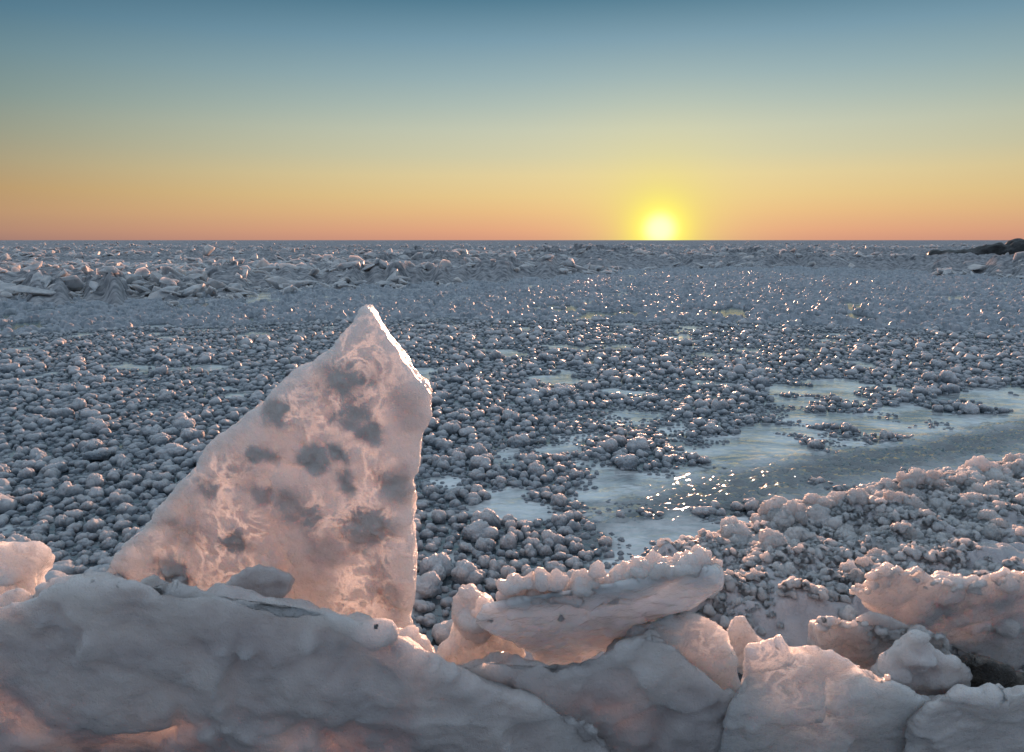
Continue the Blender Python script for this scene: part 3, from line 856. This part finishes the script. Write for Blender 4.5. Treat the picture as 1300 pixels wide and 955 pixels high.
chunk('ice_mound', [(500, 880), (560, 846), (620, 838), (690, 845), (760, 835), (830, 800), (866, 824), (905, 862), (960, 900), (1010, 960), (1020, 1060), (500, 1060)], 1.43, (0, 1, .35), .13, MAT_MOUND, 'low smooth grey ice mound under the tilted slab', 'ice mound', voxel=.008, smooth=8,
      noise=((5, .03, 3, 'f'), (7, .016, 1, 'c'), (18, .003, 1, 'c'), (11, .012, 4, 'f'), (40, .007, 3, 'f'), (90, .003, 2, 'f'), (38, .004, 2, 'u')), taper=0)
chunk('frosty_block', [(1040, 850), (1040, 788), (1062, 786), (1100, 796), (1135, 802), (1170, 796), (1200, 812), (1215, 850), (1190, 900), (1060, 900)], 1.58, (-.05, 1, .5), .14, MAT_CHUNK, 'flat-sided pink ice block with crinkled frost, its left face cut straight', 'ice block', voxel=.0045, smooth=0,
      noise=((12, .010, 4, 'f'), (11, .009, 1, 'c'), (26, .004, 1, 'c'), (30, .005, 3, 'r'), (80, .004, 3, 'f')), taper=.0)
chunk('blue_lump', [(1105, 900), (1112, 850), (1130, 822), (1148, 812), (1160, 803), (1180, 806), (1192, 830), (1215, 836), (1232, 850), (1240, 900), (1230, 980), (1110, 980)], 1.46, (0, 1, .3), .12, MAT_MOUND, 'blue-grey knobbly ice lump before the crinkled pink block', 'ice lump', voxel=.006, smooth=3,
      noise=((12, .012, 4, 'f'), (14, .006, 1, 'c'), (28, .010, 2, 'w'), (60, .005, 2, 'f')), lumps=[(1165, 835, 26, .02), (1135, 855, 24, .01), (1200, 865, 24, .01)])
# big right-hand slab, snow on its upper rim
chunk('frosty_ice_block', [(1079, 748), (1100, 744), (1112, 728), (1128, 720), (1150, 727), (1175, 726), (1185, 736), (1215, 740), (1245, 736), (1275, 728), (1300, 724), (1380, 720), (1380, 900), (1290, 880), (1240, 835), (1200, 812), (1150, 800), (1118, 778), (1095, 762)], 1.62, (-.1, 1, .45), .11, MAT_CHUNK,
      'large frosted ice slab jutting in from the right edge', 'ice slab', voxel=.006, smooth=2, noise=((8, .016, 4, 'f'), (10, .007, 1, 'c'), (30, .014, 2, 'u'), (55, .008, 2, 'u'), (60, .006, 3, 'f')), taper=.05,
      lumps=[(1130, 742, 20, .0), (1170, 742, 18, .0), (1280, 745, 24, .0), (1210, 760, 30, -.01), (1290, 800, 36, .01), (1240, 800, 26, .01)])
chunk('dirty_ice', [(1215, 852), (1232, 832), (1260, 842), (1290, 858), (1340, 872), (1340, 960), (1215, 940)], 1.45, (0, 1, .5), .1, MAT_DIRTY, 'dark brown wet ice with a bright glint in the bottom right corner', 'ice block', voxel=.006, smooth=3,
      noise=((10, .016, 4, 'r'), (40, .005, 3, 'f')))
chunk('ice_block', [(1150, 930), (1180, 895), (1225, 876), (1270, 884), (1310, 878), (1360, 884), (1360, 1040), (1120, 1040)], 1.36, (0, 1, .4), .12, MAT_CHUNK, 'rounded frosted ice block in the bottom right corner below the dark ice', voxel=.006, smooth=3,
      noise=((8, .014, 4, 'f'), (12, .010, 1, 'c'), (30, .008, 2, 'u'), (60, .004, 3, 'f')))
chunk('ice_chunk', [(1078, 792), (1090, 782), (1105, 775), (1135, 784), (1160, 796), (1165, 815), (1120, 812)], 1.64, (0, 1, .3), .06, MAT_MOUND, 'small smooth chunk tucked under the tip of the right-hand slab', 'ice chunk', voxel=.005, smooth=4, noise=((12, .008, 4, 'f'),))

def add_crust(root, path, y0, n, seed, dens=1.0, big=.02, spread=12, part='ice_body'):
    root = as_root(root, part)
    n = vec(*n); n /= np.linalg.norm(n); r_ = np.random.default_rng(seed); parts = []
    P_ = np.array(path, float); sg = np.r_[0, np.cumsum(np.hypot(*np.diff(P_, axis=0).T))]
    for i in range(int(sg[-1] / 7 * dens)):
        t = r_.uniform(0, sg[-1]); x, y = np.interp(t, sg, P_[:, 0]), np.interp(t, sg, P_[:, 1])
        q = .005 + big * r_.uniform(0, 1) ** 2
        c = on_plane(x + r_.normal() * 3, y + abs(r_.normal()) * spread * .6 - 1, vec(0, y0, .3), n) + vec(0, .25 * q, 0)
        parts.append(lumpy(c, (q * 1.2, q, q), seed + i, 2))
    V, F_ = union(parts); P, N, Q = remesh(V, F_, .0045, 1)
    P += N * (.006 * fbm(P * 26, 3, 5) + .007 * (1 - 1.5 * worley3(P * 70, 3)) + .003 * fbm(P * 110, 2, 6))[:, None]
    link('frosty_crust', np_mesh('crust', P - np.array(root.location), Q), MAT_CHUNK, parent=root)
def thing_by(label_part):
    return next(o for o in bpy.data.objects if label_part in str(o.get('label', '')))
add_crust(thing_by('large frosted ice slab'), [(1082, 748), (1100, 742), (1114, 728), (1130, 720), (1152, 727), (1176, 726), (1188, 737), (1215, 740), (1245, 737), (1275, 729), (1300, 725), (1340, 722)], 1.60, (-.1, 1, .45), 3000, 1.6, .010, 12)
add_crust(thing_by('flat-sided pink ice block'), [(1042, 792), (1064, 788), (1100, 797), (1135, 803), (1170, 797), (1198, 811)], 1.57, (-.05, 1, .5), 3400, 2.0, .010, 16)


# ------------------------------------------------------------------ lumps on the bank
lump_me = []
for k in range(8):
    P, T = ball_shape(900 + k, 5, .08, .66)
    P = P * (1 + .05 * (1 - 1.5 * worley3(P * 5, k)))[:, None]
    lump_me.append(np_mesh('bank_lump_mesh', P * .08, T)); lump_me[-1].materials.append(MAT_LUMP)
ex = [on_z(x, y)[:2] for x, y in shore_px if x >= 900]
ex = np.array([on_z(900, 690)[:2]] + ex)
seg = np.cumsum(np.r_[0, np.hypot(*np.diff(ex, axis=0).T)])
spots = []
for row, (off, n, lo, hi) in enumerate([(.02, 50, .028, .06), (.09, 46, .04, .08), (.20, 44, .04, .075), (.36, 36, .035, .07), (.6, 36, .03, .06)]):
    for j in range(n):
        t = (j + rng.uniform(-.35, .35) + .5) / n * seg[-1]
        x = np.interp(t, seg, ex[:, 0]); y = np.interp(t, seg, ex[:, 1])
        spots.append((x + off * .35 + rng.uniform(-.05, .05), y - off + rng.uniform(-.06, .06), rng.uniform(lo, hi), row))
rown = ['at the water edge of the right bank', 'just behind the rim of the right bank', 'halfway up the right bank', 'on the upper right bank', 'in the hollow behind the front blocks']
for q, (x, y, r, row) in enumerate(spots):
    zz = float(shore_height(np.array([x]), np.array([y]))[0])
    a, c, dpt = project(np.array([x, y, zz]))
    if a > 1310 or a < 860 or c > 800 or (a > 1090 and c > 725): continue
    if 'lsrc' not in globals(): o = bpy.data.objects.new('snow_lump', lump_me[0]); lsrc = o
    else: o = lsrc.copy(); o.data = lump_me[q % 8]
    COL.objects.link(o)
    s = r / .08
    o.location = (x, y, zz + r * .05); o.rotation_euler = (rng.uniform(-.3, .3), rng.uniform(-.3, .3), rng.uniform(0, 6.28))
    o.scale = (s * rng.uniform(.9, 1.3), s * rng.uniform(.8, 1.1), s * rng.uniform(.7, 1.1))
    part_ = 'near its left end' if a < 1010 else 'in its middle stretch' if a < 1160 else 'by the right edge'
    szw = 'big' if r > .055 else 'small'
    o['label'] = f'{szw} ice lump {rown[row]}, {part_}'
    o['category'] = 'ice lump'; o['group'] = f'{szw} lumps {rown[row]}, {part_}'

def make_crumbs():
    pr = [ball_shape(990 + k, 3, .16, .8, 14) for k in range(8)]
    n = 60000; x = rng.uniform(-.3, 4.2, n); y = rng.uniform(1.55, 5.4, n)
    sd = poly_dist(x, y, shore_poly); a, c, _ = project(np.stack([x, y, 0 * x + .1], 1))
    d = fbm(np.stack([x * 2.5, y * 2.5, 0 * x], 1), 3, 66)
    ok = np.nonzero((sd > .0) & (a > 840) & (a < 1330) & (c < 860) & (d + rng.uniform(-.5, .2, n) + .45 * sstep(.9, .1, sd) > -.12))[0][:15000]
    h = shore_height(x[ok], y[ok]); Vs, Ts, k0 = [], [], 0
    for q, i in enumerate(ok):
        V, T = pr[q % 8]; r = .006 + .024 * rng.uniform(0, 1) ** 3
        t = rng.uniform(0, 6.28); U = V * np.array([1.2, 1, 1.05]) * r
        U = np.stack([U[:, 0] * math.cos(t) - U[:, 1] * math.sin(t), U[:, 0] * math.sin(t) + U[:, 1] * math.cos(t), U[:, 2]], 1)
        Vs.append(U + np.array([x[i], y[i], h[q] + r * .1])); Ts.append(T + k0); k0 += len(V)
    link('ice_crumbs', np_mesh('crumbs', np.vstack(Vs), np.vstack(Ts)), MAT_LUMP, kind='stuff', label='loose frosty ice crumbs strewn over the shore bank')
make_crumbs()

# ------------------------------------------------------------------ blocks on the far ridges
def shard(seed, tall=1.0, cuts=3):
    r = np.random.default_rng(seed)
    bm = bmesh.new()
    n = 14
    for i in range(n):
        v = r.normal(size=3); v /= np.linalg.norm(v); v *= r.uniform(.75, 1.05)
        bm.verts.new((v[0], v[1] * .6, v[2] * tall * (.8 if v[2] < 0 else 1.1)))
    bmesh.ops.convex_hull(bm, input=bm.verts)
    bmesh.ops.delete(bm, geom=[v for v in bm.verts if not v.link_faces], context='VERTS')
    bmesh.ops.triangulate(bm, faces=bm.faces)
    bmesh.ops.subdivide_edges(bm, edges=bm.edges, cuts=cuts, use_grid_fill=True)
    bmesh.ops.triangulate(bm, faces=bm.faces)
    V = np.array([v.co[:] for v in bm.verts]); T = np.array([[v.index for v in f.verts] for f in bm.faces]); bm.free()
    V = V * (1 + .10 * fbm(V * 2.3 + seed, 3, seed) + .05 * fbm(V * 7, 2, seed))[:, None]
    return np_mesh('ridge_block_mesh', V * .5, T)
sh_me = [shard(40 + k, 1.0 if k % 2 else .7) for k in range(10)]
for m_ in sh_me: m_.materials.append(MAT_FARBLOCK)
blk_src = None
def far_block(px_, r, wpx, hpx, k, label, group=None, name='ice_block', rz=None, sink=.25, mat=None):
    global blk_src
    az = math.atan2((px_ - 650) / F, cp)  # near the horizon
    x, y = math.sin(az) * r, math.cos(az) * r
    h, _ = field_height(np.array([x]), np.array([y]))
    if blk_src is None: o = bpy.data.objects.new(name, sh_me[k]); blk_src = o
    else: o = blk_src.copy(); o.data = sh_me[k]; o.name = name
    if mat is not None: o.data = o.data.copy(); o.data.materials[0] = mat
    COL.objects.link(o)
    W, Hh = wpx / F * r, hpx / F * r
    o.scale = (W, W * .9, Hh * (1.25 if k % 2 else 1.6))
    o.location = (x, y, float(h[0]) + Hh * .5 - Hh * sink)
    o.rotation_euler = (rng.uniform(-.3, .3), rng.uniform(-.4, .4), rng.uniform(0, 6.28) if rz is None else rz)
    for key in ('group',):
        if key in o: del o[key]
    o['label'] = label; o['category'] = 'ice block'
    if group: o['group'] = group
    return o
heroes = [(270, 44, 30, 22, 0, 'squat dark upright block on the left skyline, tallest of the ridge'), (340, 24, 30, 20, 1, 'pointed grey ice block with a pink tip in the left ridge'),
          (265, 19, 24, 22, 3, 'cone-shaped pale block at the front foot of the left ridge'), (230, 18, 30, 16, 2, 'dark-bellied block beside the pale cone in the left ridge'),
          (175, 30, 24, 8, 4, 'low flat block on the left ridge with sunlit top'), (20, 26, 44, 14, 6, 'rounded hummock block at the left edge of the ridge'),
          (102, 45, 24, 7, 5, 'small sunlit block on the far left ridge'), (30, 70, 12, 7, 7, 'tiny pink block near the horizon at far left'),
          (372, 22, 34, 10, 8, 'low pink-capped block right of the pointed block'), (540, 28, 24, 8, 2, 'pale pink block in the middle of the ridge'), (570, 28, 16, 6, 3, 'bright square-topped block in the middle ridge'),
          (722, 30, 16, 10, 5, 'bright sunlit block left of the sun in the near ridge'), (762, 30, 12, 10, 1, 'golden tipped block just left of the sun'), (748, 31, 14, 9, 7, 'white shard beside the golden tipped block'),
          (632, 42, 14, 9, 9, 'leaning pink shard in the centre ridge'), (640, 41, 10, 8, 1, 'short bright shard beside the leaning pink one'), (700, 48, 20, 7, 6, 'broad pink-topped block behind the centre ridge'),
          (900, 60, 10, 13, 3, 'dark upright shard poking above the horizon right of the sun'), (890, 55, 16, 9, 5, 'rough block at the foot of the skyline shard'), (912, 50, 14, 8, 2, 'sunlit block right of the skyline shard'),
          (985, 36, 7, 12, 1, 'thin bright upright shard between sun and right ridge'), (1000, 50, 9, 10, 3, 'small glowing pointed block near the right ridge'), (1077, 33, 16, 9, 7, 'pale block standing at the carpet edge at right'),
          (945, 36, 26, 8, 8, 'rounded block in the ridge below the skyline shard'), (1155, 50, 12, 6, 9, 'small orange-lit block in the right ridge'), (1225, 30, 40, 8, 6, 'pink-rimmed low block before the dark ridge'),
          (430, 26, 40, 11, 4, 'grey rounded block in the ridge behind the slab tip'), (520, 34, 40, 9, 0, 'long grey block behind the slab tip'), (810, 40, 26, 10, 2, 'dark block right below the sun')]
for (a, r, w_, h_, k, lb) in heroes: far_block(a, r, w_, h_, k, lb)
bands = [(1.0, 5, 16, 'front ridge', .5), (5, 9, 34, 'second ridge', .55), (11, 18, 44, 'third ridge', .55), (24, 40, 46, 'distant ridge', .5), (55, 90, 40, 'skyline ridge', .45)]
for (lo, hi, n, nm, hk) in bands:
    for j in range(n):
        a = (j + rng.uniform(0, 1)) / n * 1300
        az = math.atan2((a - 650) / F, cp)
        e = float(carpet_edge(np.array([math.sin(az)]), np.array([math.cos(az)]))[0])
        r = e + rng.uniform(lo, hi)
        if a > 1140 and 29 < r < 62: r = 63 + rng.uniform(0, 20)
        w_ = rng.uniform(6, 20) * (1 if r < 40 else .7); h_ = w_ * rng.uniform(.3, .7)
        h_ = min(h_, 12 * 30 / r)
        s = 'left of the pointed block' if a < 320 else 'behind the tip of the tall slab' if a < 600 else 'left of the sun' if a < 838 else 'right of the sun' if a < 1060 else 'toward the dark ridge at right'
        sz = 'wide' if w_ > 12 else 'small'
        far_block(a, r, w_, h_, int(rng.integers(10)), f'{sz} angular ice block on the {nm}, {s}', f'{sz} blocks of the {nm} {s}')
# shattered rubble heaped along the ridges: one mass
def make_rubble():
    protos = []
    for k in range(12):
        me_ = shard(140 + k, .8, 1); n = len(me_.vertices); co = np.empty(n * 3, np.float32); me_.vertices.foreach_get('co', co)
        T = np.array([[v for v in p.vertices] for p in me_.polygons]); protos.append((co.reshape(-1, 3).astype(float), T))
        bpy.data.meshes.remove(me_)
    n = 90000
    az = rng.uniform(-41, 41, n); rr = 14 * np.exp(rng.uniform(0, 1, n) * math.log(170 / 14))
    x, y = np.sin(np.radians(az)) * rr, np.cos(np.radians(az)) * rr
    A = ridge_amp(az, rr); e = carpet_edge(x, y); P = np.stack([x, y, 0 * x], 1)
    pr = (np.clip(A * 1.5 - .08, 0, 1) + .35 * np.exp(-((rr - e - .8) / .8) ** 2)) * sstep(-.25, .3, fbm(P * np.array([.22, .5, 1]), 3, 61)) * (rr > e)
    pick = np.nonzero(rng.uniform(0, 1, n) < pr * .6)[0]
    pick = pick[~((az[pick] > 26.5) & (rr[pick] > 29) & (rr[pick] < 62))][:9000]
    h, _ = field_height(x[pick], y[pick])
    Vs, Ts, k0 = [], [], 0
    for q, i in enumerate(pick):
        V, T = protos[int(rng.integers(len(protos)))]
        s_ = (rng.uniform(0, 1) ** 3.2 * .46 + .08) * (1 + rr[i] / 120)
        a, t = rng.uniform(0, 6.28), rng.uniform(-.5, .5)
        U = V * np.array([1.5, 1.0, rng.uniform(.25, .9)]) * s_
        U = np.stack([U[:, 0] * math.cos(t) - U[:, 2] * math.sin(t), U[:, 1], U[:, 0] * math.sin(t) + U[:, 2] * math.cos(t)], 1)
        U = np.stack([U[:, 0] * math.cos(a) - U[:, 1] * math.sin(a), U[:, 0] * math.sin(a) + U[:, 1] * math.cos(a), U[:, 2]], 1)
        zt = min(h[q] + s_ * .12, 1.0 - s_ * .35)
        Vs.append(U + np.array([x[i], y[i], zt])); Ts.append(T + k0); k0 += len(V)
    print('rubble', len(pick), k0)
    link('ridge_rubble', np_mesh('rubble', np.vstack(Vs), np.vstack(Ts), smooth=False), MAT_RUBBLE, kind='stuff', label='shattered ice rubble heaped along the pressure ridges')
make_rubble()
# dark ridge on the right skyline
az0 = math.atan2(.55, 1.0)
parts = []
for i, (a, w_, top) in enumerate([(1195, 16, .55), (1215, 22, .75), (1240, 26, .9), (1262, 24, 1.02), (1285, 26, 1.05), (1310, 30, 1.0), (1345, 40, .9)]):
    az = math.atan2((a - 650) / F, cp); r = 44
    parts.append(lumpy((math.sin(az) * r, math.cos(az) * r, .1), (w_ / F * r * 1.2, 1.6, top * 1.22), 950 + i, 3))
solid('dark_ice_hummock', parts, MAT_REEF, .08, 1, [(1.6, .12, 3, 'f'), (5, .05, 3, 'f')], 'long dark rocky ice ridge on the skyline at the right edge', 'ice ridge')

# ------------------------------------------------------------------ render settings
SC.view_settings.view_transform = 'Standard'
SC.view_settings.look = 'None'
SC.view_settings.exposure = 0
SC.view_settings.gamma = 1
SC.render.engine = 'CYCLES'
cy = SC.cycles
cy.max_bounces = 8; cy.diffuse_bounces = 3; cy.glossy_bounces = 4; cy.transmission_bounces = 6
cy.caustics_reflective = True; cy.caustics_refractive = True
cy.sample_clamp_indirect = 4
cy.use_denoising = True
